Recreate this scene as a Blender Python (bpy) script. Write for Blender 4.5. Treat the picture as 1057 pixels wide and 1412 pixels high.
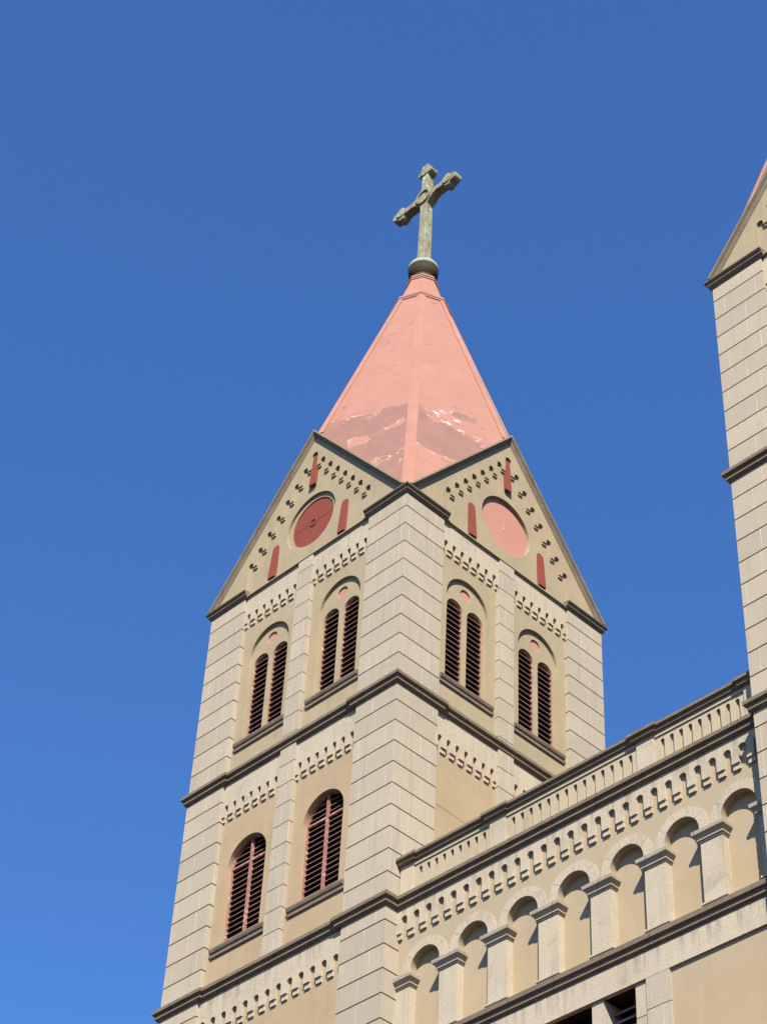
import bpy, bmesh, math, random
from math import sin, cos, pi, radians, sqrt, hypot
from mathutils import Vector, Matrix
from mathutils.geometry import tessellate_polygon
random.seed(7)
for o in list(bpy.data.objects): bpy.data.objects.remove(o)
S = bpy.context.scene
COL = S.collection

# ------------------------------------------------------------------ camera, sky, sun, exposure
GZ = -28.5                                   # ground level (the photographer stands 1.6 m above it)
cam_d = bpy.data.cameras.new('camera'); cam = bpy.data.objects.new('camera', cam_d); COL.objects.link(cam)
yaw, pitch, roll = -0.8305, 0.7607, 0.0614
f = Vector((sin(yaw)*cos(pitch), cos(yaw)*cos(pitch), sin(pitch)))
r0 = Vector((cos(yaw), -sin(yaw), 0)); u0 = r0.cross(f)
rt = cos(roll)*r0 + sin(roll)*u0; up = -sin(roll)*r0 + cos(roll)*u0
M = Matrix((rt, up, -f)).transposed().to_4x4(); M.translation = (29.9933, -28.2174, -26.9081)
cam.matrix_world = M
cam_d.sensor_fit = 'VERTICAL'; cam_d.sensor_height = 24; cam_d.lens = 24*2917.5/1412
cam_d.clip_start = .1; cam_d.clip_end = 20000
S.camera = cam

SUN = Vector((.722, -.692, 0)).normalized(); ELEV = radians(43)
sd = Vector((SUN.x*cos(ELEV), SUN.y*cos(ELEV), sin(ELEV)))
W = bpy.data.worlds.new('World'); S.world = W; W.use_nodes = True
nt = W.node_tree; bg = nt.nodes['Background']
sky = nt.nodes.new('ShaderNodeTexSky'); sky.sky_type = 'NISHITA'; sky.sun_disc = False
sky.sun_elevation = ELEV; sky.sun_rotation = math.atan2(SUN.x, SUN.y)
sky.air_density = 1.0; sky.dust_density = .4; sky.ozone_density = 10.0; sky.altitude = 0
hs = nt.nodes.new('ShaderNodeHueSaturation'); hs.inputs['Saturation'].default_value = 1.08; hs.inputs['Hue'].default_value = .504
nt.links.new(sky.outputs[0], hs.inputs['Color']); nt.links.new(hs.outputs[0], bg.inputs[0]); bg.inputs[1].default_value = .095
sl = bpy.data.lights.new('sun', 'SUN'); sl.energy = 5.0; sl.angle = radians(.5); sl.color = (1, .93, .80)
so = bpy.data.objects.new('sun', sl); COL.objects.link(so)
so.rotation_euler = sd.to_track_quat('Z', 'Y').to_euler(); so.location = sd*60
S.view_settings.view_transform = 'Standard'; S.view_settings.look = 'None'
S.view_settings.exposure = 1.2; S.view_settings.gamma = 1
S.render.engine = 'CYCLES'

# ------------------------------------------------------------------ materials
def srgb(r, g, b):
    t = lambda c: (c/12.92 if c <= .04045 else ((c+.055)/1.055)**2.4)
    return (t(r/255), t(g/255), t(b/255), 1)
class Mat:
    def __init__(s, name, rough=.85, spec=.2):
        s.m = bpy.data.materials.new(name); s.m.use_nodes = True; s.t = s.m.node_tree
        s.b = s.t.nodes['Principled BSDF']; s.b.inputs['Roughness'].default_value = rough
        s.b.inputs['Specular IOR Level'].default_value = spec
        s.pos = s.t.nodes.new('ShaderNodeNewGeometry').outputs['Position']
    def n(s, kind, **kw):
        x = s.t.nodes.new(kind)
        for k, v in kw.items(): setattr(x, k, v)
        return x
    def val(s, sock, v):
        if hasattr(v, 'is_output'): s.t.links.new(v, sock)
        else: sock.default_value = v
    def scale(s, sx, sy, sz, src=None):
        m = s.n('ShaderNodeVectorMath', operation='MULTIPLY'); s.val(m.inputs[0], src or s.pos); m.inputs[1].default_value = (sx, sy, sz)
        return m.outputs[0]
    def noise(s, sc, det=4, ro=.6, vec=None, dist=0):
        x = s.n('ShaderNodeTexNoise'); s.val(x.inputs['Vector'], vec or s.pos); x.inputs['Scale'].default_value = sc
        x.inputs['Detail'].default_value = det; x.inputs['Roughness'].default_value = ro; x.inputs['Distortion'].default_value = dist
        return x.outputs['Fac']
    def ramp(s, fac, a, b, va=0, vb=1):
        x = s.n('ShaderNodeMapRange'); s.val(x.inputs[0], fac)
        for i, v in zip((1, 2, 3, 4), (a, b, va, vb)): x.inputs[i].default_value = v
        return x.outputs[0]
    def math(s, op, a, b=0):
        x = s.n('ShaderNodeMath', operation=op); s.val(x.inputs[0], a); s.val(x.inputs[1], b); return x.outputs[0]
    def mix(s, fac, a, b, blend='MIX'):
        x = s.n('ShaderNodeMix', data_type='RGBA', blend_type=blend)
        s.val(x.inputs['Factor'], fac); s.val(x.inputs['A'], a); s.val(x.inputs['B'], b); return x.outputs['Result']
    def attr(s, name):
        return s.n('ShaderNodeAttribute', attribute_name=name).outputs['Fac']
    def done(s, col, bump=None, strength=.3, dist=.01):
        s.val(s.b.inputs['Base Color'], col)
        if bump is not None:
            x = s.n('ShaderNodeBump'); x.inputs['Strength'].default_value = strength; x.inputs['Distance'].default_value = dist
            s.val(x.inputs['Height'], bump); s.t.links.new(x.outputs[0], s.b.inputs['Normal'])
        return s.m
K = .68                                      # overall albedo level, set against the exposure
def rgb(r, g, b): return (r*K, g*K, b*K, 1)

def granite(name, light, dark, joints):
    s = Mat(name)
    c = s.mix(s.ramp(s.noise(.55, 5), .3, .7), light, dark)
    c = s.mix(s.ramp(s.noise(1.15, 4, .6, dist=.3), .38, .62, 0, .45), c, rgb(.53, .415, .32))
    c = s.mix(s.ramp(s.noise(1.6, 4, .6, vec=s.scale(1, 1, .7)), .52, .7, 0, .35), c, rgb(.46, .43, .33))
    grain = s.noise(26, 3, .75)
    c = s.mix(s.ramp(grain, .42, .68, 0, .55), c, rgb(light[0]/K*.5, light[1]/K*.5, light[2]/K*.5))
    c = s.mix(s.ramp(s.noise(34, 2, .7, vec=s.scale(1, 1, 1.3)), .56, .7, 0, .5), c, rgb(.66, .62, .54))
    streak = s.noise(1, 5, .65, vec=s.scale(5.5, 5.5, .35))
    c = s.mix(s.ramp(streak, .54, .78, 0, .5), c, rgb(.23, .205, .16))
    if not joints:
        sz = s.n('ShaderNodeSeparateXYZ'); s.val(sz.inputs[0], s.pos); zz = sz.outputs[2]
        drip = s.ramp(s.noise(1, 4, .6, vec=s.scale(6, 6, .25)), .50, .62)
        reach = s.math('MAXIMUM', s.math('MULTIPLY', s.ramp(zz, -.62, -.12), s.math('LESS_THAN', zz, .05)), s.math('MULTIPLY', s.ramp(zz, -4.62, -4.12), s.math('LESS_THAN', zz, -4.0)))
        c = s.mix(s.math('MULTIPLY', s.math('MULTIPLY', drip, reach), .55), c, rgb(.20, .17, .125))
        c = s.mix(s.ramp(s.noise(1.5, 8, .68, dist=.4), .56, .74, 0, .6), c, rgb(.27, .235, .175))
    if joints:
        c = s.mix(s.ramp(s.attr('tint'), 0, 1, .0, .42), c, rgb(.34, .295, .225))
        uv = s.n('ShaderNodeUVMap', uv_map='UVMap').outputs[0]
        sx = s.n('ShaderNodeSeparateXYZ'); s.val(sx.inputs[0], uv)
        fr = s.math('FRACT', s.math('DIVIDE', sx.outputs[0], .93))
        line = s.math('LESS_THAN', fr, .021)
        brk = s.ramp(s.noise(3.1, 3), .4, .6, .2, .85)
        c = s.mix(s.math('MULTIPLY', line, brk), c, rgb(.62, .57, .47))
    return s.done(c, grain, .45, .012)
def stucco(name, a, b, stain):
    s = Mat(name)
    c = s.mix(s.ramp(s.noise(.8, 6, .62), .32, .68), a, b)
    c = s.mix(s.ramp(s.noise(1, 5, .65, vec=s.scale(3.2, 3.2, .3)), .52, .8, 0, .55), c, stain)
    c = s.mix(s.ramp(s.noise(4.5, 6, .7, dist=.6), .54, .72, 0, .5), c, stain)
    g = s.noise(30, 4, .7)
    c = s.mix(s.ramp(g, .35, .7, .0, .18), c, rgb(a[0]/K*.6, a[1]/K*.6, a[2]/K*.6))
    return s.done(c, g, .25, .008)
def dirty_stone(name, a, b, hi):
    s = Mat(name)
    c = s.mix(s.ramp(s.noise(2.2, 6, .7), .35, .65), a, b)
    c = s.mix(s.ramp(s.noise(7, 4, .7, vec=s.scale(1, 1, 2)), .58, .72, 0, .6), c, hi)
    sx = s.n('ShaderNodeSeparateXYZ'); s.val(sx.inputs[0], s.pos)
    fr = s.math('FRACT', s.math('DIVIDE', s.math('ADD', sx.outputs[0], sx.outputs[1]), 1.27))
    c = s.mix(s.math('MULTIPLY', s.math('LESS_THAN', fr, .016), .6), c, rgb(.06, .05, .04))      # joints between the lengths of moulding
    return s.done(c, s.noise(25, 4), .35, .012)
def paint(name, a, b, chips=None, amount=.68, rough=.6):
    s = Mat(name, rough, .3)
    c = s.mix(s.ramp(s.noise(1.7, 5), .3, .7), a, b)
    if chips: c = s.mix(s.ramp(s.noise(9, 5, .7), amount, amount+.05), c, chips)
    return s.done(c, s.noise(14, 3), .12, .006)

STONE = granite('granite', rgb(.545, .475, .36), rgb(.46, .395, .30), True)
STONE2 = granite('pale_dressed_stone', rgb(.575, .495, .365), rgb(.50, .425, .31), False)
TAN = stucco('tan_stucco', rgb(.455, .345, .215), rgb(.41, .305, .19), rgb(.33, .25, .16))
PARA = stucco('pale_stucco', rgb(.50, .42, .30), rgb(.45, .375, .265), rgb(.33, .275, .19))
KHAKI = stucco('khaki_stucco', rgb(.43, .35, .225), rgb(.37, .30, .19), rgb(.28, .23, .15))
def banded():
    s = Mat('two_tone_stucco')
    sep = s.n('ShaderNodeSeparateXYZ'); s.val(sep.inputs[0], s.pos); z = s.math('ADD', sep.outputs[2], s.math('MULTIPLY', s.noise(1.3, 3), .12))
    up = s.math('GREATER_THAN', z, -2.42)
    low = s.math('MULTIPLY', s.math('LESS_THAN', z, -4.3), s.math('GREATER_THAN', z, -5.2))
    k = s.math('MULTIPLY', s.math('MAXIMUM', up, low), .75)
    tan = s.mix(s.ramp(s.noise(.8, 6, .62), .32, .68), rgb(.465, .355, .225), rgb(.42, .315, .195))
    c = s.mix(k, tan, rgb(.415, .34, .23))
    c = s.mix(s.ramp(s.noise(1, 5, .65, vec=s.scale(3.2, 3.2, .3)), .52, .8, 0, .4), c, rgb(.34, .26, .165))
    g = s.noise(30, 4, .7)
    return s.done(c, g, .25, .008)
BAND = banded()
DARK = dirty_stone('weathered_shaded_moulding_stone', rgb(.165, .126, .09), rgb(.22, .172, .125), rgb(.36, .295, .22))  # weathered grey-brown stone; albedo lowered further to paint in the undersides' shade
COPE = dirty_stone('weathered_coping_stone', rgb(.30, .24, .17), rgb(.23, .18, .125), rgb(.42, .34, .25))
CAPM = dirty_stone('capital_stone', rgb(.44, .38, .29), rgb(.35, .30, .23), rgb(.55, .49, .38))
RED = paint('red_paint', rgb(.265, .06, .033), rgb(.235, .052, .029))
PINK = paint('pink_paint', rgb(.55, .265, .195), rgb(.51, .24, .175))
SLAT = paint('faded_shutter_paint', rgb(.36, .205, .17), rgb(.25, .125, .10), rgb(.46, .34, .29), .6)
FRAME = paint('flaking_frame_paint', rgb(.38, .18, .14), rgb(.30, .125, .10), rgb(.56, .42, .34), .56)
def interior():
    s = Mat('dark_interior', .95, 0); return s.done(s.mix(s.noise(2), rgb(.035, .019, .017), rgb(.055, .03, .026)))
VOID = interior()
def spire_paint():
    s = Mat('peeling_pink_spire_paint', .62, .25)
    sep = s.n('ShaderNodeSeparateXYZ'); s.val(sep.inputs[0], s.pos); z = sep.outputs[2]
    c = s.mix(s.ramp(s.noise(.9, 5), .3, .7), rgb(.39, .188, .138), rgb(.35, .162, .118))
    # horizontal sheet seams with scattered scuffs
    seam = s.noise(1, 3, .5, vec=s.scale(.9, .9, 7))
    c = s.mix(s.ramp(seam, .57, .70, 0, .5), c, rgb(.30, .135, .10))
    run = s.noise(1, 5, .6, vec=s.scale(3.5, 3.5, .5))
    c = s.mix(s.ramp(run, .52, .75, 0, .45), c, rgb(.32, .16, .12))
    scuff = s.noise(1, 5, .65, vec=s.scale(2.2, 2.2, 9))
    c = s.mix(s.ramp(scuff, .655, .68, 0, .6), c, rgb(.22, .11, .09))
    spots = s.noise(2.1, 3, .55, vec=s.scale(1, 1, 1.5))
    c = s.mix(s.ramp(spots, .675, .695, 0, .7), c, rgb(.17, .085, .075))
    # peeled areas low on the two faces seen: one broad sheet left of the corner rib, three smaller islands right of it
    u = s.math('ADD', sep.outputs[0], sep.outputs[1])
    def spot(cu, cz, ru, rz):
        a = s.math('DIVIDE', s.math('SUBTRACT', u, cu), ru); b = s.math('DIVIDE', s.math('SUBTRACT', z, cz), rz)
        return s.math('SUBTRACT', 1, s.math('SQRT', s.math('ADD', s.math('MULTIPLY', a, a), s.math('MULTIPLY', b, b))))
    mx = lambda a, b: s.math('MAXIMUM', a, b)
    left = s.math('MINIMUM', s.math('MULTIPLY', s.math('SUBTRACT', 18.6, z), .9), s.math('MULTIPLY', s.math('SUBTRACT', .585, s.noise(.85, 3, .5)), 3.2))
    left = s.math('MINIMUM', left, s.math('MULTIPLY', s.math('SUBTRACT', s.math('MULTIPLY', u, -1), -.05), 8))
    left = s.math('ADD', left, s.math('MULTIPLY', s.math('GREATER_THAN', u, 0), -9))
    right = mx(mx(spot(.35, 17.55, .5, .95), spot(1.45, 16.7, 1.75, 1.05)), spot(2.15, 18.65, .6, .24))
    wob = s.math('MULTIPLY', s.math('SUBTRACT', s.noise(1.25, 8, .62, dist=.4), .5), 1.5)
    big = s.math('ADD', mx(left, right), wob)
    peel = s.ramp(big, .0, .035)
    under = s.mix(s.ramp(s.noise(1.6, 5), .35, .65), rgb(.29, .142, .108), rgb(.24, .122, .10))
    under = s.mix(s.ramp(s.noise(7, 4), .62, .68, 0, .6), under, rgb(.31, .155, .115))
    c = s.mix(peel, c, under)
    edge = s.math('MULTIPLY', s.ramp(big, -.05, -.01), s.ramp(big, .05, .02))
    c = s.mix(s.math('MULTIPLY', edge, s.ramp(s.noise(3.2, 4), .50, .58)), c, rgb(.47, .33, .27))
    fleck = s.math('MULTIPLY', s.ramp(s.noise(3.4, 5, .65), .60, .62), s.ramp(spot(1.45, 18.0, .9, .9), 0, .3))
    c = s.mix(fleck, c, rgb(.62, .54, .48))
    return s.done(c, s.math('SUBTRACT', s.noise(6, 4), s.math('MULTIPLY', peel, .6)), .2, .012)
SPIRE = spire_paint()
def rib_paint():
    s = Mat('pink_rib_paint', .6, .25)
    c = s.mix(s.ramp(s.noise(1.1, 5), .3, .7), rgb(.42, .20, .147), rgb(.36, .166, .12))
    c = s.mix(s.ramp(s.noise(4.2, 4, .65), .665, .69, 0, .7), c, rgb(.20, .10, .085))
    return s.done(c, s.noise(9, 4), .15, .01)
RIB = rib_paint()
def verdigris():
    s = Mat('weathered_copper', .85, .1)
    c = s.mix(s.ramp(s.noise(1.8, 5, .65, vec=s.scale(1.6, 1.6, .6)), .38, .62), rgb(.25, .20, .11), rgb(.33, .36, .265))
    c = s.mix(s.ramp(s.noise(5, 4, .7), .55, .68, 0, .75), c, rgb(.17, .12, .07))
    c = s.mix(s.ramp(s.noise(3.4, 4, .7), .56, .66, 0, .8), c, rgb(.56, .62, .52))
    return s.done(c, s.noise(16, 4), .4, .015)
COPPER = verdigris()
BRONZE = dirty_stone('dark_bronze', rgb(.04, .03, .019), rgb(.06, .045, .028), rgb(.11, .10, .065))
RIMM = dirty_stone('pale_verdigris', rgb(.38, .44, .36), rgb(.30, .35, .27), rgb(.30, .27, .17))
def paving():
    s = Mat('paving', .9)
    b = s.n('ShaderNodeTexBrick'); s.val(b.inputs['Vector'], s.pos)
    b.inputs['Color1'].default_value = rgb(.085, .068, .05); b.inputs['Color2'].default_value = rgb(.07, .056, .04); b.inputs['Mortar'].default_value = rgb(.03, .03, .028)
    b.inputs['Scale'].default_value = 1.5; b.inputs['Mortar Size'].default_value = .01
    return s.done(s.mix(s.ramp(s.noise(.3, 5), .3, .7, 0, .5), b.outputs[0], rgb(.045, .042, .04)), s.noise(20), .3)
PAVE = paving()

# ------------------------------------------------------------------ mesh helpers
class MB:
    """collects shapes into one mesh; y grows into the wall, the face plane lies at y=-4 (towers)"""
    def __init__(s):
        s.v = []; s.f = []; s.uv = []; s.t = []
    def face(s, idx, uv=None, t=0.):
        s.f.append(idx); s.uv.append(uv); s.t.append(t)
    def box(s, x0, x1, y0, y1, z0, z1):
        b = len(s.v)
        s.v += [(x0,y0,z0),(x1,y0,z0),(x1,y1,z0),(x0,y1,z0),(x0,y0,z1),(x1,y0,z1),(x1,y1,z1),(x0,y1,z1)]
        for q in ((0,3,2,1),(4,5,6,7),(0,1,5,4),(1,2,6,5),(2,3,7,6),(3,0,4,7)): s.face([b+i for i in q])
        return s
    def prism(s, outer, y0, y1, holes=(), back=True, fn=None):
        """2D polygon(s) in (x,z), counter-clockwise outer, extruded from y0 (front) to y1"""
        def area(p): return sum(a[0]*b[1]-b[0]*a[1] for a, b in zip(p, p[1:]+p[:1]))
        outer = list(outer)
        if area(outer) < 0: outer.reverse()
        hs = []
        for h in holes:
            h = list(h)
            if area(h) > 0: h.reverse()
            hs.append(h)
        loops = [outer]+hs; flat = [p for l in loops for p in l]; n = len(flat); b = len(s.v)
        P = fn or (lambda x, y, z: (x, y, z))
        s.v += [P(x, y0, z) for x, z in flat]+[P(x, y1, z) for x, z in flat]
        if hs or len(outer) > 4:
            tris = tessellate_polygon([[Vector((x, z, 0)) for x, z in l] for l in loops])
        else: tris = [tuple(range(n))]
        for t in tris:
            t = list(t); p = [flat[i] for i in t]
            if area(p) < 0: t.reverse()
            s.face([b+i for i in t])
            if back: s.face([b+n+i for i in reversed(t)])
        k = 0
        for l in loops:
            m = len(l)
            for i in range(m):
                j = (i+1) % m
                s.face([b+k+j, b+k+i, b+n+k+i, b+n+k+j])
            k += m
        return s
    def coursed(s, outline, z0, z1, joints, g=.038, d=.045, seed=0):
        """masonry pier: horizontal plan outline (ccw) with a sunk joint at every height in joints"""
        rnd = random.Random(seed)
        n = len(outline)
        def inset(d):
            out = []
            for i in range(n):
                p, a, b = Vector(outline[i]), Vector(outline[i-1]), Vector(outline[(i+1) % n])
                e1 = (p-a).normalized(); e2 = (b-p).normalized()
                n1 = Vector((-e1.y, e1.x)); n2 = Vector((-e2.y, e2.x))
                out.append(p+(n1+n2)*(d/(1+n1.dot(n2))))
            return out
        full, sunk = inset(0), inset(d)
        js = sorted(j for j in joints if z0+.05 < j < z1-.05)
        levels = []; z = z0
        for j in js:
            levels.append((z, j-g/2, full, j-g/2, j+g/2)); z = j+g/2
        levels.append((z, z1, full, None, None))
        def ring(pts, z):
            b = len(s.v); s.v.extend((p.x, p.y, z) for p in pts); return b
        cum = [0]
        for i in range(n): cum.append(cum[-1]+(full[(i+1) % n]-full[i]).length)
        def wall(a, b, za, zb, off, t):
            for i in range(n):
                j = (i+1) % n
                s.face([a+i, a+j, b+j, b+i], [(cum[i]+off, za), (cum[i+1]+off, za), (cum[i+1]+off, zb), (cum[i]+off, zb)], t)
        first = None
        for (a, b, pts, j0, j1) in levels:
            off = rnd.random()*3; t = rnd.random()
            ra, rb = ring(pts, a), ring(pts, b)
            if first is None: first = ra; s.face([ra+i for i in reversed(range(n))])
            wall(ra, rb, a, b, off, t)
            if j0 is not None:
                sa, sb = ring(sunk, j0), ring(sunk, j1)
                wall(rb, sa, j0, j0, off, t); wall(sa, sb, j0, j1, off, .9)
                rc = ring(pts, j1); wall(sb, rc, j1, j1, off, t)
            else: s.face([rb+i for i in range(n)])
        return s
    def sweep(s, path, prof, closed=False):
        """prof: (outward offset, z) polyline swept along a plan path, outside on the right of the path direction"""
        n = len(path); pts = [Vector(p) for p in path]; rows = []
        for i in range(n):
            es = []
            if closed or i > 0: es.append((pts[i]-pts[i-1]).normalized())
            if closed or i < n-1: es.append((pts[(i+1) % n]-pts[i]).normalized())
            ns = [Vector((e.y, -e.x)) for e in es]
            mv = ns[0] if len(ns) == 1 else (ns[0]+ns[1])/(1+ns[0].dot(ns[1]))
            b = len(s.v); s.v += [(pts[i].x+mv.x*o, pts[i].y+mv.y*o, z) for o, z in prof]; rows.append(b)
        m = len(prof)
        for i in range(n if closed else n-1):
            a, b = rows[i], rows[(i+1) % n]
            for k in range(m):
                l = (k+1) % m
                s.face([a+k, b+k, b+l, a+l])
        if not closed:
            s.face([rows[0]+k for k in range(m)]); s.face([rows[-1]+k for k in reversed(range(m))])
        return s
    def lathe(s, prof, n=32, cx=0, cy=0, phase=0):
        rows = []
        for r, z in prof:
            b = len(s.v); rows.append(b)
            s.v += [(cx+r*cos(phase+2*pi*i/n), cy+r*sin(phase+2*pi*i/n), z) for i in range(n)]
        for a, b in zip(rows, rows[1:]):
            for i in range(n): j = (i+1) % n; s.face([a+i, a+j, b+j, b+i])
        s.face([rows[0]+i for i in reversed(range(n))]); s.face([rows[-1]+i for i in range(n)])
        return s
    def mesh(s, name, mat, bevel=0):
        me = bpy.data.meshes.new(name); me.from_pydata(s.v, [], s.f)
        uvl = me.uv_layers.new(name='UVMap'); k = 0
        at = me.attributes.new('tint', 'FLOAT', 'FACE')
        for p, uv, t in zip(me.polygons, s.uv, s.t):
            at.data[p.index].value = t
            for li, l in enumerate(p.loop_indices):
                if uv: uvl.data[l].uv = uv[li]
        bm = bmesh.new(); bm.from_mesh(me)
        bmesh.ops.remove_doubles(bm, verts=bm.verts, dist=1e-5) if bevel else None
        bmesh.ops.recalc_face_normals(bm, faces=bm.faces)
        if bevel:
            es = [e for e in bm.edges if len(e.link_faces) == 2 and e.calc_face_angle(0) > .6]
            bmesh.ops.bevel(bm, geom=es, offset=bevel, segments=1, affect='EDGES')
        bm.to_mesh(me); bm.free()
        me.materials.append(mat)
        return me
CACHE = {}
def link(name, me, parent=None, loc=(0, 0, 0), rz=0):
    o = bpy.data.objects.new(name, me); COL.objects.link(o); o.location = loc; o.rotation_euler = (0, 0, rz)
    if parent: o.parent = parent
    return o
def part(name, key, make, mat, parent, rz=0, loc=(0, 0, 0), bevel=0):
    if key not in CACHE: CACHE[key] = make().mesh(name, mat, bevel)
    return link(name, CACHE[key], parent, loc, rz)
def arc(cx, cz, r, a0, a1, n):
    return [(cx+r*cos(a0+(a1-a0)*i/n), cz+r*sin(a0+(a1-a0)*i/n)) for i in range(n+1)]
def arch(cx, z0, zs, r, n=20):                # round-headed opening, ccw
    return [(cx-r, z0), (cx+r, z0)]+arc(cx, zs, r, 0, pi, n)

# ------------------------------------------------------------------ ground
g = MB(); g.v = [(-3000,-3000,GZ),(3000,-3000,GZ),(3000,3000,GZ),(-3000,3000,GZ)]; g.face([0,1,2,3])
go = link('ground', g.mesh('ground', PAVE)); go['kind'] = 'structure'

# ------------------------------------------------------------------ tower dimensions (z = 0 under the lowest visible cornice)
H = 4.0
ZA, ZB, ZC = 13.10, 6.50, -.03
PIL, LES = 1.47, .29                          # corner pilaster width, half width of the middle strip
PX0, PX1 = -H+PIL, -LES                       # left panel
PCX = (PX0+PX1)/2
REC, FRZ = .15, .065                           # recess of the panels and of the friezes behind the pilasters
JA = [12.60-.643*i for i in range(10)]
JB = [5.93-.633*i for i in range(10)]
JC = [-.445-.633*i for i in range(46)]
JAL = [z+.10 for z in JA]
APEX, SL = 18.05, 1.213

def corner_pilasters(t):
    def mk(k):
        mb = MB(); q = [(-H, -H), (-H+PIL, -H), (-H+PIL, -H+PIL), (-H, -H+PIL)]
        mb.coursed(q, GZ, ZC+.02, JC, seed=1+k); mb.coursed(q, ZC+.02, ZB+.02, JB, seed=2+k); mb.coursed(q, ZB+.02, ZA+.02, JA, seed=3+k)
        return mb
    for k in range(4): part('corner_pilaster', ('pil', k), lambda: mk(11*k), STONE, t, k*pi/2)
def strip(z0, z1, js, sd):
    return MB().coursed([(-LES, -H+.005), (LES, -H+.005), (LES, -H+.5), (-LES, -H+.5)], z0, z1, js, .026, .018, sd)
def frieze(x0, x1, n, ztop, zspr_top, zbot, hw):
    """stone band whose lower edge is a row of small round-headed openings; little stepped corbels carry the piers"""
    mb = MB(); pitch = (x1-x0)/n; poly = [(x0, ztop)]; y = -H+FRZ
    low = zbot+.14
    def add(a):
        poly.append(a)
    add((x0, low))
    for i in range(n):
        cx = x0+pitch*(i+.5)
        add((cx-hw, low))
        poly.extend(reversed(arc(cx, zspr_top-hw, hw, 0, pi, 10)))
        add((cx+hw, low))
    add((x1, low)); add((x1, ztop))
    mb.prism(poly, y, -H+REC+.02, back=False)
    for i in range(n+1):
        a = x0+pitch*i-pitch/2+hw+.008; b = x0+pitch*i+pitch/2-hw-.008
        a = max(a, x0+.004); b = min(b, x1-.004)
        mb.box(a, b, y+.042, -H+REC+.02, zbot, low-.002)
    return mb
def panel(x0, x1, z0, z1, holes, y0=-H+REC, y1=-H+.40):
    return MB().prism([(x0, z0), (x1, z0), (x1, z1), (x0, z1)], y0, y1, holes)
def slats(mb, cx, zs, r, z0, pitch, y, depth=.12, th=.018, sl=1.65):
    z = z0+.05
    while z < zs+r-.05:
        hw = r if z < zs else sqrt(max(r*r-(z-zs)**2, .0004))
        hw = hw-.004
        b = len(mb.v)
        # board falling outwards at 45 degrees, cut plumb at the front edge
        for x in (cx-hw, cx+hw):
            mb.v += [(x, y, z), (x, y, z+th), (x, y+depth, z+depth*sl+th), (x, y+depth, z+depth*sl)]
        for q in ((0,1,2,3),(7,6,5,4),(0,4,5,1),(1,5,6,2),(2,6,7,3),(3,7,4,0)): mb.face([b+i for i in q])
        z += pitch
    return mb
def sill(cx, hw, z0, z1, y=-H):
    mb = MB(); h = z1-z0
    prof = [(.17, z0), (.235, z0), (.235, z0+.015), (.29, z0+.045), (.29, z0+.135), (.325, z0+.17), (.345, z0+.235), (.345, z1-.04), (.17, z1)]
    # sill projects from the window plane through the panel; offset 0 lies .37 behind the face
    yb = y+.37
    return mb.sweep([(cx-hw, yb+.05), (cx-hw, yb-.0), (cx+hw, yb), (cx+hw, yb+.05)][1:3], [(o-.02, z) for o, z in prof])
WX = abs(PCX)
def belfry_window(t, cx, rz, key, sl):
    root = part('window', (key, cx, 'sur'), lambda: MB().prism(arch(cx, 7.80, 10.775, .81, 28), -H+.238, -H+.41,
                [arch(cx-.39, 7.86, 10.45, .305, 18), arch(cx+.39, 7.86, 10.45, .305, 18), arc(cx, 11.15, .195, 0, 2*pi*23/24, 23)], back=False), KHAKI, t, rz)
    for sx in (-1, 1):
        part('louvres', (key, cx, 'lv', sx, sl), lambda: slats(MB(), cx+sx*.39, 10.45, .318, 7.80, .178, -H+.275, .075, .017, sl), SLAT, root)
    for sx in (-1, 1):
        part('frame', (key, cx, 'fr', sx), lambda: MB().prism(arch(cx+sx*.39, 7.80, 10.45, .318, 18), -H+.266, -H+.36, [arch(cx+sx*.39, 7.84, 10.45, .286, 18)]), FRAME, root)
    part('roundel', (key, cx, 'ro'), lambda: MB().prism(arc(cx, 11.15, .21, 0, 2*pi*23/24, 23), -H+.278, -H+.40), PINK, root)
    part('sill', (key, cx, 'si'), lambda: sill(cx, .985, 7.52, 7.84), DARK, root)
def shutter_window(t, cx, rz, key):
    zs, r, z0 = 3.72, .735, 1.42
    yf = -H+.30
    def fr():
        mb = MB()
        mb.prism(arch(cx, z0, zs, r-.002, 26), yf, yf+.07, [arch(cx, z0+.05, zs, r-.038, 26)])
        mb.box(cx-.04, cx+.04, yf-.012, yf+.05, z0+.04, zs+r-.03)
        mb.box(cx-r+.03, cx-.042, yf-.008, yf+.045, zs, zs+.06); mb.box(cx+.042, cx+r-.03, yf-.008, yf+.045, zs, zs+.06)
        return mb
    root = part('window', (key, cx, 'fr'), fr, FRAME, t, rz)
    part('louvres', (key, cx, 'lv'), lambda: slats(MB(), cx, zs, r-.033, z0+.03, .160, yf+.02, .085, .018, 1.0), SLAT, root)
    part('sill', (key, cx, 'si'), lambda: sill(cx, .985, 1.10, 1.42), DARK, root)

CORN = [(-.05, -.025), (.045, -.025), (.045, .0), (.085, .02), (.085, .12), (.15, .15), (.152, .24), (-.05, .335)]
def cornice_ring(z):
    q = H; a = H-PIL-.08; b = H-.06
    path = []
    for k in range(4):
        for (x, y) in ((-q, -q), (-a, -q), (-a, -b), (a, -b), (a, -q)):
            c, s_ = (1, 0, -1, 0)[k], (0, 1, 0, -1)[k]
            path.append((c*x-s_*y, s_*x+c*y))
    return MB().sweep(path, [(o, z+h) for o, h in CORN], closed=True)
def corner_cornice():
    a = -H+PIL+.10
    return MB().sweep([(-H, a), (-H, -H), (a, -H)], [(o, ZA-.0+h) for o, h in [(-.05, -.02), (.02, -.02), (.05, .03), (.09, .06), (.09, .10), (.15, .165), (.155, .20), (-.3, .25)]])

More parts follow.
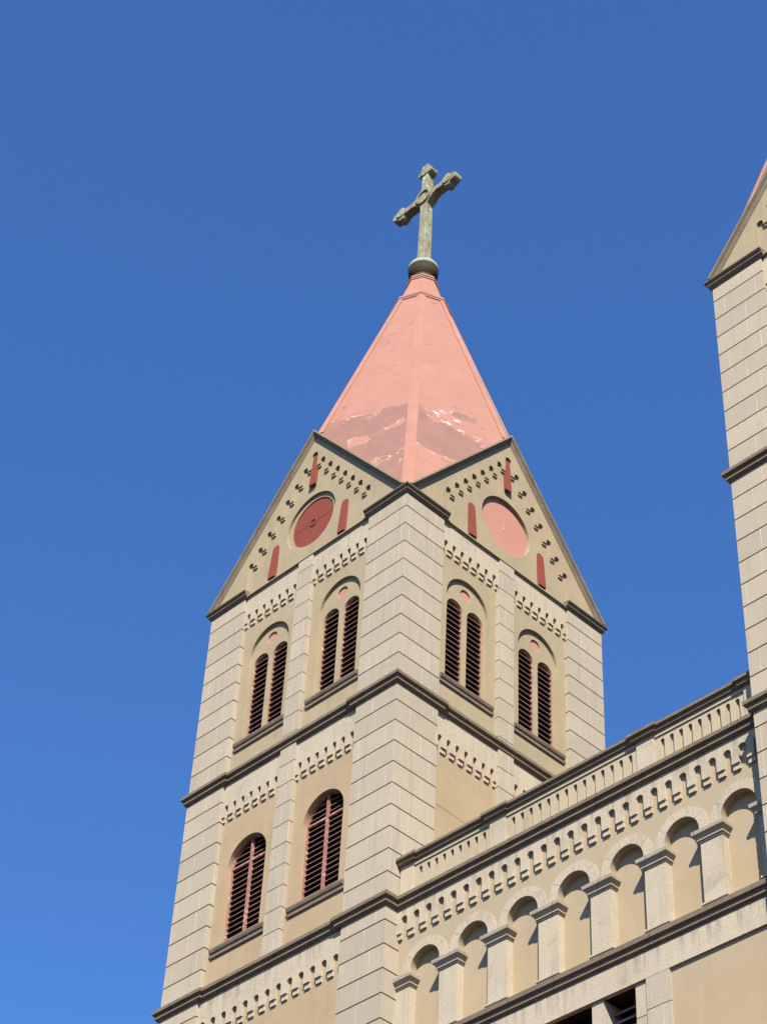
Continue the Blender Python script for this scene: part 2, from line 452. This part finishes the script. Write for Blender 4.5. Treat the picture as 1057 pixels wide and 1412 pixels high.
def gable(t, k, kind):
    y = -H
    def wall():
        mb = MB(); zb = 13.125
        rake = lambda x: APEX-SL*abs(x)
        # back plane
        mb.prism([(-2.62, zb), (2.62, zb), (2.62, rake(2.62)-.02), (0, APEX-.02), (-2.62, rake(2.62)-.02)], y+.06, y+.40, [arc(0, 14.62, 1.0, 0, 2*pi*47/48, 47)])
        mb.box(-2.51, 2.51, y-.012, y+.065, 13.128, 13.165)
        # plane of the roundel's bed
        mb.prism(arc(0, 14.62, 1.06, 0, 2*pi*47/48, 47), y+.20, y+.38)
        # front band with the climbing arches
        pts = []
        hw = .10
        for i in range(7):
            cx, cz = .37+.343*i, 16.90-.42*i
            zb_i = cz-.19
            pts.append((cx-hw, zb_i)); pts += list(reversed(arc(cx, cz-hw, hw, 0, pi, 8))); pts.append((cx+hw, zb_i-.42 if i < 6 else zb))
        right = [(hw*.0+.0, 16.90+.42-.19-.1)]+[pts[0]]+pts[1:]
        zt = pts[0][1]
        inner_r = pts                                   # from apex side downwards
        inner_l = [(-x, z) for x, z in reversed(pts)]
        zt = pts[0][1]; slot = [(-.125, zt)]+list(reversed(arc(0, 17.34-.125, .125, 0, pi, 10)))+[(.125, zt)]
        poly = [(-H, 13.2), (-H, zb)]+inner_l+slot+inner_r+[(H, zb), (H, 13.2), (0, APEX)]
        mb.prism(poly, y-.02, y+.07, back=False)
        for i in range(7):                              # stepped corbels under the little piers
            cx, cz = .37+.343*i, 16.90-.42*i; zb_i = cz-.19
            for s_ in (-1, 1):
                x1 = s_*(cx-hw-.006); x0 = s_*(cx-.343+hw+.006) if i else s_*.135
                mb.box(min(x0, x1), max(x0, x1), y+.014, y+.065, zb_i-.075, zb_i-.002)
        return mb
    g = part('gable', ('gable',), wall, KHAKI, t, k*pi/2)
    def cope():
        mb = MB()
        sec = [(.46, .10), (-.165, .10), (-.17, .05), (-.085, .008), (-.085, -.02), (-.02, -.07), (.0, -.085), (.05, -.085), (.46, -.02)]
        L = hypot(1, SL); rows = []
        for xe in (-H-.145, 0, H+.145):
            b = len(mb.v); rows.append(b)
            for yy, n in sec:
                mb.v.append((xe, y+yy, APEX-SL*abs(xe)+n*L))
        for a, b in zip(rows, rows[1:]):
            m = len(sec)
            for i in range(m): j = (i+1) % m; mb.face([a+i, b+i, b+j, a+j])
        mb.face([rows[0]+i for i in range(len(sec))]); mb.face([rows[2]+i for i in reversed(range(len(sec)))])
        return mb
    if ('cope',) not in CACHE:
        me = cope().mesh('raking_coping', COPE); bm = bmesh.new(); bm.from_mesh(me)
        rr = bmesh.ops.bisect_plane(bm, geom=bm.verts[:]+bm.edges[:]+bm.faces[:], plane_co=(0, 0, ZA+.225), plane_no=(0, 0, -1), clear_outer=True)
        bmesh.ops.holes_fill(bm, edges=[e for e in rr['geom_cut'] if isinstance(e, bmesh.types.BMEdge)])
        bm.to_mesh(me); bm.free(); CACHE[('cope',)] = me
    link('raking_coping', CACHE[('cope',)], g)
    if kind is None: return
    def slit(cx, z0, z1, hw):
        def sh(x, yy, z):
            tt = (z1-z)/(z1-z0); return (x, yy+.062-.095*tt, z)
        return MB().prism(arch(cx, z0, z1-hw, hw, 12), y-.02, y+.055, fn=sh)
    for cx, z0, z1, hw in ((0, 15.98, 17.34, .120), (-1.43, 13.22, 14.52, .135), (1.43, 13.22, 14.52, .135)):
        part('slit_shutter', ('slit', cx), lambda: slit(cx, z0, z1, hw), RED, g)
    if kind == 'red':
        def ring():
            return MB().prism(arc(0, 14.62, .995, 0, 2*pi*47/48, 47), y+.135, y+.25, [arc(0, 14.62, .85, 0, 2*pi*47/48, 47)])
        rr = part('roundel', ('ring',), ring, KHAKI, g); rr['label'] = 'plaster ring round a dark red disc'
        def disc():
            mb = MB()
            up = arc(0, 14.628, .853, 0, pi, 40); dn = arc(0, 14.612, .853, pi, 2*pi, 40)
            mb.prism(up, y+.165, y+.21); mb.prism(dn, y+.165, y+.21)
            mb.prism(arc(0, 14.62, .13, 0, 2*pi*23/24, 23), y+.140, y+.164, [arc(0, 14.62, .10, 0, 2*pi*23/24, 23)])
            return mb
        part('disc', ('rdisc',), disc, RED, rr)
    else:
        def disc():
            return MB().prism(arc(0, 14.62, .997, 0, 2*pi*47/48, 47), y+.165, y+.21)
        rr = part('roundel', ('pdisc',), disc, PINK, g); rr['label'] = 'plain pink painted roundel with a chipped centre'
        def chip():
            return MB().prism([(-.03, 14.5), (.02, 14.52), (.035, 14.6), (.06, 14.63), (.03, 14.66), (.025, 14.74), (-.03, 14.76), (.0, 14.68), (.015, 14.63), (-.005, 14.58)], y+.157, y+.168)
        part('centre_plate', ('chip',), chip, STONE2, rr)

def spire(t):
    R = lambda z: 1.0+.343*(26.82-z)
    def body():
        mb = MB(); prof = [(R(12.9), 12.9), (R(26.78), 26.78)]
        mb.lathe(prof, 8)
        return mb
    if 'spire' not in CACHE:
        me = body().mesh('spire', SPIRE)
        bm = bmesh.new(); bm.from_mesh(me)
        for k in range(4):
            n = Vector((cos(k*pi/2), sin(k*pi/2), 0))
            gm = bm.verts[:]+bm.edges[:]+bm.faces[:]
            r = bmesh.ops.bisect_plane(bm, geom=gm, plane_co=n*(H+.01), plane_no=n, clear_outer=True)
        bmesh.ops.delete(bm, geom=[q for q in bm.faces if abs(q.normal.z) > .9], context='FACES')
        bm.to_mesh(me); bm.free(); CACHE['spire'] = me      # open along the gables, hidden by their copings
    sp = link('spire', CACHE['spire'], t)
    def rib(diag):
        zb = 13.42 if diag else 18.15
        mb = MB(); w = .17
        for z, s_ in ((zb, 1), (26.76, .78)):
            r = R(z)
            # a flat strip wrapped over the arris, .03 proud
            ww = w*s_; c8 = cos(pi/8); th = pi/8
            # tangent directions of both neighbouring faces
            a = (-sin(th), 1*cos(th)); b = (-sin(th), -cos(th))
            e = .03
            mb.v += [(r+a[0]*ww-.05, a[1]*ww, z), (r+a[0]*ww+e*cos(th), a[1]*ww+e*sin(th), z), (r+e*1.08, 0, z), (r+b[0]*ww+e*cos(th), b[1]*ww-e*sin(th), z), (r+b[0]*ww-.05, b[1]*ww, z)]
        for i in range(5): j = (i+1) % 5; mb.face([i, j, 5+j, 5+i])
        mb.face([4,3,2,1,0]); mb.face([5,6,7,8,9])
        return mb
    for k in range(8):
        part('rib', ('rib', k % 2), lambda: rib(k % 2), RIB, sp, k*pi/4)
    def collar():
        return MB().lathe([(1.0, 26.70), (1.075, 26.70), (1.085, 26.76), (1.045, 26.765), (1.045, 26.80), (1.075, 26.81), (1.06, 26.90), (.955, 26.93)], 8)
    part('collar', ('collar',), collar, RIB, sp)
    def cap():
        return MB().lathe([(.95, 26.9), (.535, 28.22), (.565, 28.22), (.57, 28.28), (.53, 28.29), (.525, 28.33), (.56, 28.34), (.545, 28.42), (.40, 28.60)], 8)
    part('spire_tip', ('cap',), cap, RIB, sp)
def cross(t):
    def outline():
        # half-size outline of one arm (pointing +x): boss, shaft, budded end; then turned four ways
        def arm(L):
            w = .13
            return [(.31, .29), (.44, .18), (.60, w), (L-.56, w), (L-.55, .19), (L-.53, .27), (L-.47, .325), (L-.38, .335), (L-.31, .29), (L-.275, .225), (L-.24, .20), (L-.17, .195), (L-.07, .16), (L-.015, .10), (L, .03)]
        pts = []
        for k, L in ((0, 1.55), (1, 1.85), (2, 1.55), (3, 0)):
            c, s_ = (1, 0, -1, 0)[k], (0, 1, 0, -1)[k]
            if k < 3:
                h = arm(L); full = [(x, -z) for x, z in h]+[(x, z) for x, z in reversed(h)]
            else:
                full = [(.31, -.27), (.44, -.17), (.62, -.155), (3.62, -.185), (3.62, .185), (.62, .155), (.44, .17), (.31, .27)]
            pts += [(c*x-s_*z, s_*x+c*z) for x, z in full]
        return [(x, z+33.12) for x, z in pts]
    def mk():
        mb = MB(); mb.prism(outline(), -.17, .17)
        return mb
    c = part('cross', ('cross',), mk, COPPER, t, bevel=.02)
    for x, z in ((1.13, 33.12), (-1.13, 33.12), (0, 34.55)):
        part('boss', ('bud', x), lambda: MB().prism(arc(x, z, .21, 0, 2*pi*15/16, 15), -.215, .215), COPPER, c, bevel=.03)
    def ringo():
        return MB().prism(arc(0, 33.12, .36, 0, 2*pi*31/32, 31), -.225, .225, [arc(0, 33.12, .255, 0, 2*pi*31/32, 31)])
    part('ring', ('xring',), ringo, COPPER, c, bevel=.015)
    def saucer():
        return MB().lathe([(.36, 28.50), (.42, 28.58), (.40, 28.66), (.45, 28.74), (.50, 28.86), (.515, 29.0), (.52, 29.12), (.46, 29.14)], 40)
    part('base_ring', ('saucer',), saucer, BRONZE, c)
    part('rim', ('rim',), lambda: MB().lathe([(.47, 29.12), (.525, 29.13), (.535, 29.20), (.52, 29.28), (.42, 29.37), (.28, 29.44), (.25, 29.50)], 40), RIMM, c)
    def plinth():
        return MB().box(-.21, .21, -.20, .20, 29.40, 29.86)
    part('plinth', ('xpl',), plinth, COPPER, c, bevel=.02)
    def spikes():
        mb = MB()
        for dx, dy, h in ((0, 0, .34), (.05, .10, .24), (-.06, -.08, .22), (.08, -.06, .2)):
            b = len(mb.v); z = 34.93
            mb.v += [(dx*.2-.012, dy*.2-.012, z), (dx*.2+.012, dy*.2-.012, z), (dx*.2, dy*.2+.014, z), (dx*1.6, dy*1.6, z+h)]
            for q in ((0,2,1),(0,1,3),(1,2,3),(2,0,3)): mb.face([b+i for i in q])
        return mb
    part('lightning_spikes', ('spk',), spikes, COPPER, c)

def tower(name, label, loc, faces, group):
    t = bpy.data.objects.new(name, None); COL.objects.link(t); t.location = (loc[0], loc[1], GZ)
    t['label'] = label; t['category'] = 'bell tower'; t['group'] = group
    inner = bpy.data.objects.new('x', None); bpy.data.objects.remove(inner)
    off = []
    corner_pilasters(t)
    key = 'std'
    full = [k for k in range(4) if faces.get(k)]
    def walls():
        mb = MB()
        for k in range(4):
            p = MB()
            kind = faces.get(k, '')
            def pan(x0, x1, z0, z1, hs): 
                q = panel(x0, x1, z0, z1, hs); b = len(p.v); p.v += q.v
                for fc in q.f: p.face([b+i for i in fc])
            for s_ in (-1, 1):
                a, b = (PX0, PX1) if s_ < 0 else (-PX1, -PX0); cx = s_*WX
                pan(a, b, ZB+.03, ZA-.02, [arch(cx, 7.80, 10.775, .80, 28)] if kind else [])
            if k == 0 or not kind:
                for s_ in (-1, 1):
                    a, b = (PX0, PX1) if s_ < 0 else (-PX1, -PX0); cx = s_*WX
                    pan(a, b, ZC+.03, ZB+.02, [arch(cx, 1.40, 3.72, .735, 28)] if k == 0 else [])
            else:
                for s_ in (-1, 1):
                    a, b = (PX0, PX1) if s_ < 0 else (-PX1, -PX0); pan(a, b, ZC+.03, ZB+.02, [])
            pan(PX0, -PX0, GZ, ZC+.02, [])
            c, s2 = (1, 0, -1, 0)[k], (0, 1, 0, -1)[k]
            b = len(mb.v); mb.v += [(c*x-s2*y, s2*x+c*y, z) for x, y, z in p.v]
            for fc in p.f: mb.face([b+i for i in fc])
        return mb
    # the belfry stage is khaki, the stages below tan: two materials on one wall mesh, split by height
    me = walls().mesh('wall', TAN); me.materials.append(KHAKI)
    for p in me.polygons:
        if p.center.z > ZB+.02: p.material_index = 1
    link('wall', me, t)
    def scar():
        rnd = random.Random(3); xs = [-2.35+.06*i for i in range(19)]
        zz = [3.72-.05*(x+2.35)+rnd.uniform(-.015, .015) for x in xs]
        return MB().prism([(x, z) for x, z in zip(xs, zz)]+[(x, z+.02+rnd.uniform(0, .02)) for x, z in reversed(list(zip(xs, zz)))], -H+REC-.006, -H+REC+.03)
    part('mortar_scar', ('scar',), scar, KHAKI, t, pi/2)
    part('core', ('core',), lambda: MB().box(-H+.75, H-.75, -H+.75, H-.75, GZ, 13.3), VOID, t)
    for k in range(4):
        rz = k*pi/2
        part('pilaster_strip', ('ls1',), lambda: strip(ZB+.03, ZA+.0, JAL, 5), STONE, t, rz)
        part('pilaster_strip', ('ls2',), lambda: strip(ZC+.03, ZB+.02, JB, 6), STONE, t, rz)
        for i, s_ in enumerate((-1, 1)):
            a, b = (PX0, PX1-.003) if s_ < 0 else (-PX1+.003, -PX0)
            part('arched_frieze', ('fa', s_), lambda: frieze(a, b, 7, 13.125, 12.46, 12.02, .068), STONE2, t, rz)
            part('arched_frieze', ('fb', s_), lambda: frieze(a, b, 7, ZB+.01, 5.79, 5.30, .068), STONE2, t, rz)
        part('arched_frieze', ('fc',), lambda: frieze(PX0, -PX0, 13, ZC-.0, -.66, -1.17, .095), STONE2, t, rz)
        kind = faces.get(k)
        gable(t, k, kind)
        if kind:
            for s_ in (-1, 1): belfry_window(t, s_*WX, rz, 'bw', 1.2 if k == 0 else 1.02)
            if k == 0:
                for s_ in (-1, 1): shutter_window(t, s_*WX, rz, 'sw')
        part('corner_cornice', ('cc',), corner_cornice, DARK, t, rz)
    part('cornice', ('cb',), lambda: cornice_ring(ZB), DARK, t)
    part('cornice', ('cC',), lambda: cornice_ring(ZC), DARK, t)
    spire(t); cross(t)
    for ch in t.children: ch.location.z = -GZ
    return t
DX = 10.51
t1 = tower('bell_tower', 'stone bell tower left of the front wall, with peeling pink spire and cross', (-4, 4), {0: 'red', 1: 'pink'}, 'twin bell towers')
t2 = tower('bell_tower', 'bell tower cut off by the right edge, only its stone corner pilaster showing', (DX+4, 4), {0: 'red', 3: 'pink'}, 'twin bell towers')

# ------------------------------------------------------------------ front wall between the towers
FY = .38
fw = bpy.data.objects.new('church_facade', None); COL.objects.link(fw); fw.location = (DX/2, 0, GZ)
fw['label'] = 'church front wall with blind arcade and slotted parapet joining the two towers'; fw['category'] = 'church wall'
def fpart(name, mb, mat, parent=None, bevel=0):
    """front-wall shapes are written in scene coordinates"""
    o = link(name, mb.mesh(name, mat, bevel), parent or fw)
    if parent is None: o.location = (-DX/2, 0, -GZ)
    return o
PITCH = DX/7.2; AC = [DX/2+(i-3)*PITCH for i in range(7)]
NB = .66                                     # back plane of the niches
# wall: upper stucco field with the seven round-headed niches cut into it
ra, zs, zl = .455, -1.76, -3.72
mb = MB(); WY = FY+.09
mb.prism([(0.002, zl), (DX-.002, zl), (DX-.002, .0), (0.002, .0)], WY, NB+.1, [arch(c, zl+.004, zs, ra, 28) for c in AC], back=False)
mb.prism([(0.002, zl), (DX-.002, zl), (DX-.002, .2), (.002, .2)], NB, 2.0)
mb.box(.002, DX-.002, 2.002, 7.9, GZ, .15)
mb.prism([(7.12, -12), (DX-.002, -12), (DX-.002, -4.02), (7.12, -4.02)], FY+.06, 1.99)
mb.box(.002, DX-.002, FY+.23, 1.98, GZ, -12.01)
fpart('wall', mb, BAND)
# frieze
mb = MB(); n = 27; pitch = DX/n*1.0; hw = .098
poly = [(.003, -.01), (.003, -.70)]
for i in range(n):
    cx = DX/2+(i-13)*.3865; poly.append((cx-hw, -.70)); poly += list(reversed(arc(cx, -.275-hw, hw, 0, pi, 10))); poly.append((cx+hw, -.70))
poly += [(DX-.003, -.70), (DX-.003, -.01)]
mb.prism(poly, FY, WY+.03, back=False)
for i in range(n+1):
    cx = DX/2+(i-13.5)*.3865; w = .3865/2-hw-.006
    mb.box(max(cx-w, .006), min(cx+w, DX-.006), FY+.038, WY+.03, -.835, -.702)
fpart('arched_frieze', mb, STONE2)
# main cornice
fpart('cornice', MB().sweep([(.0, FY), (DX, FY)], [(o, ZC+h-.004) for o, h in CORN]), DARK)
# parapet
par = MB()
piers = [(.05, .455), (2.87, 3.345), (7.165, 7.64), (10.055, 10.46)]
bays = [(.455, 2.87, 9), (3.345, 7.165, 14), (7.64, 10.055, 9)]
py = FY+.045
for x0, x1, k in bays:
    p = (x1-x0-.16)/k; poly = [(x0, 1.03), (x0, .27)]
    for i in range(k):
        cx = x0+.08+p*(i+.5); poly.append((cx-.055, .27)); poly += list(reversed(arc(cx, .91-.055, .055, 0, pi, 8))); poly.append((cx+.055, .27))
    poly += [(x1, .27), (x1, 1.03)]
    par.prism(poly, py, py+.08, back=False)
    par.box(x0, x1, py+.08, py+.38, .2, 1.06)
    par.box(x0, x1, py-.03, py+.05, 1.0, 1.085)
parapet = fpart('parapet', par, PARA)
for x0, x1 in piers: fpart('pier', MB().box(x0, x1, FY+.003, FY+.42, .25, 1.12), STONE2, parapet)
path = [(.0, FY+.03)]
for x0, x1 in piers:
    path += [(max(x0-.03, 0), FY+.03), (max(x0-.03, 0), FY-.02), (x1+.03, FY-.02), (x1+.03, FY+.03)]
path = path[2:]; path[-1] = (DX, FY+.03); path = [p for p in path]
path[0] = (.02, FY-.02)
fpart('coping', MB().sweep(path, [(-.42, 1.085), (.02, 1.085), (.02, 1.10), (.07, 1.12), (.07, 1.185), (.13, 1.215), (.13, 1.285), (-.42, 1.33)]), DARK, parapet)
# arches, pilasters
for c in AC:
    ro = PITCH/2-.028
    pts = [(c+ra, zs-.12)]+[(c+ra*cos(a), zs+ra*sin(a)) for a in [pi*i/28 for i in range(29)]]+[(c-ra, zs-.12)]
    out = [(c-ro, zs-.12)]+[(c+(ra+.215)*cos(a)*(ro/(ra+.215)), zs+(ra+.215)*sin(a)) for a in [pi-pi*i/28 for i in range(29)]]+[(c+ro, zs-.12)]
    mb = MB()
    # five voussoirs with fine gaps between them
    N = 5
    for v in range(N):
        a0 = pi*v/N+.006; a1 = pi*(v+1)/N-.006
        inn = [(c+ra*cos(a0+(a1-a0)*i/8), zs+ra*sin(a0+(a1-a0)*i/8)) for i in range(9)]
        ou = [(c+ro*cos(a0+(a1-a0)*i/8), zs+(ra+.215)*sin(a0+(a1-a0)*i/8)) for i in range(9)]
        if v == 0: inn = [(c+ra, zs-.13)]+inn; ou = [(c+ro, zs-.13)]+ou
        if v == N-1: inn = inn+[(c-ra, zs-.13)]; ou = ou+[(c-ro, zs-.13)]
        mb.prism(ou+list(reversed(inn)), WY-.028, WY+.12)
    fpart('arch', mb, STONE2)
for i in range(8):
    cx = DX/2+(i-3.5)*PITCH
    x0, x1 = max(cx-.275, .004), min(cx+.275, DX-.004)
    p = fpart('pilaster', MB().box(x0, x1, WY-.012, NB+.01, -3.60, -2.10), STONE2)
    prof = [(-.05, -2.14), (.02, -2.135), (.022, -2.105), (.052, -2.09), (.052, -2.05), (.07, -2.01), (.125, -1.965), (.13, -1.93), (.135, -1.885), (-.05, -1.875)]
    y1 = NB+.01
    q = [(x0, y1), (x0, WY-.012), (x1, WY-.012), (x1, y1)]
    if i == 0: q = q[1:]
    if i == 7: q = q[:-1]
    fpart('capital', MB().sweep(q, [(o, z) for o, z in prof]).box(x0+.03, x1-.03, WY+.01, y1, -2.12, -1.886), CAPM, p)
    fpart('base', MB().sweep(q, [(-.04, -3.60), (.05, -3.60), (.05, -3.555), (.0, -3.53), (-.04, -3.53)]), STONE2, p)
# string course under the arcade, lintel band
fpart('cornice', MB().sweep([(0, FY+.02), (DX, FY+.02)], [(-.4, -4.06), (.02, -4.06), (.02, -4.035), (.085, -4.005), (.085, -3.91), (.15, -3.88), (.155, -3.77), (.09, -3.72), (-.4, -3.70)]), DARK)
mb = MB()
for a, b in ((.003, 3.2), (3.206, 7.43), (7.436, DX-.003)): mb.box(a, b, FY, FY+.12, -4.66, -4.064)
fpart('lintel', mb, STONE2)
# louvred openings under the lintel
for (x0, x1) in ((5.69, 5.99), (3.6, 3.9), (6.82, 7.125)):
    fpart('mullion', MB().coursed([(x0, FY+.055), (x1, FY+.055), (x1, FY+.62), (x0, FY+.62)], -12, -4.664, [-5.42-.633*k for k in range(10)], .02, .015, 3), STONE)
for (x0, x1) in ((7.131, 7.72), (1.2, 1.8)):
    fpart('pier', MB().coursed([(x0, FY+.004), (x1, FY+.004), (x1, FY+.62), (x0, FY+.62)], -12, -4.664, [-5.37-.633*k for k in range(10)], .02, .015, 4), STONE)
for (x0, x1) in ((1.8, 3.6), (3.9, 5.69), (5.99, 6.82)):
    mb = MB(); z = -11.92
    while z < -4.78:
        b = len(mb.v); y = FY+.36; d = .14
        for x in (x0, x1): mb.v += [(x, y, z), (x, y, z+.03), (x, y+d, z+d+.03), (x, y+d, z+d)]
        for q in ((0,1,2,3),(7,6,5,4),(0,4,5,1),(1,5,6,2),(2,6,7,3),(3,7,4,0)): mb.face([b+i for i in q])
        z += .20
    fpart('louvres', mb, SLAT)
fpart('shaded_void', MB().box(1.21, 7.115, 1.3, 1.97, -12, -4.02).box(1.21, 7.115, FY+.125, 1.295, -4.63, -4.07), VOID)  # near-black ceiling box behind the lintel paints in the soffit's shade
fpart('wall', MB().prism([(.003, -12), (1.195, -12), (1.195, -4.67), (.003, -4.67)], FY+.06, 1.2), TAN)
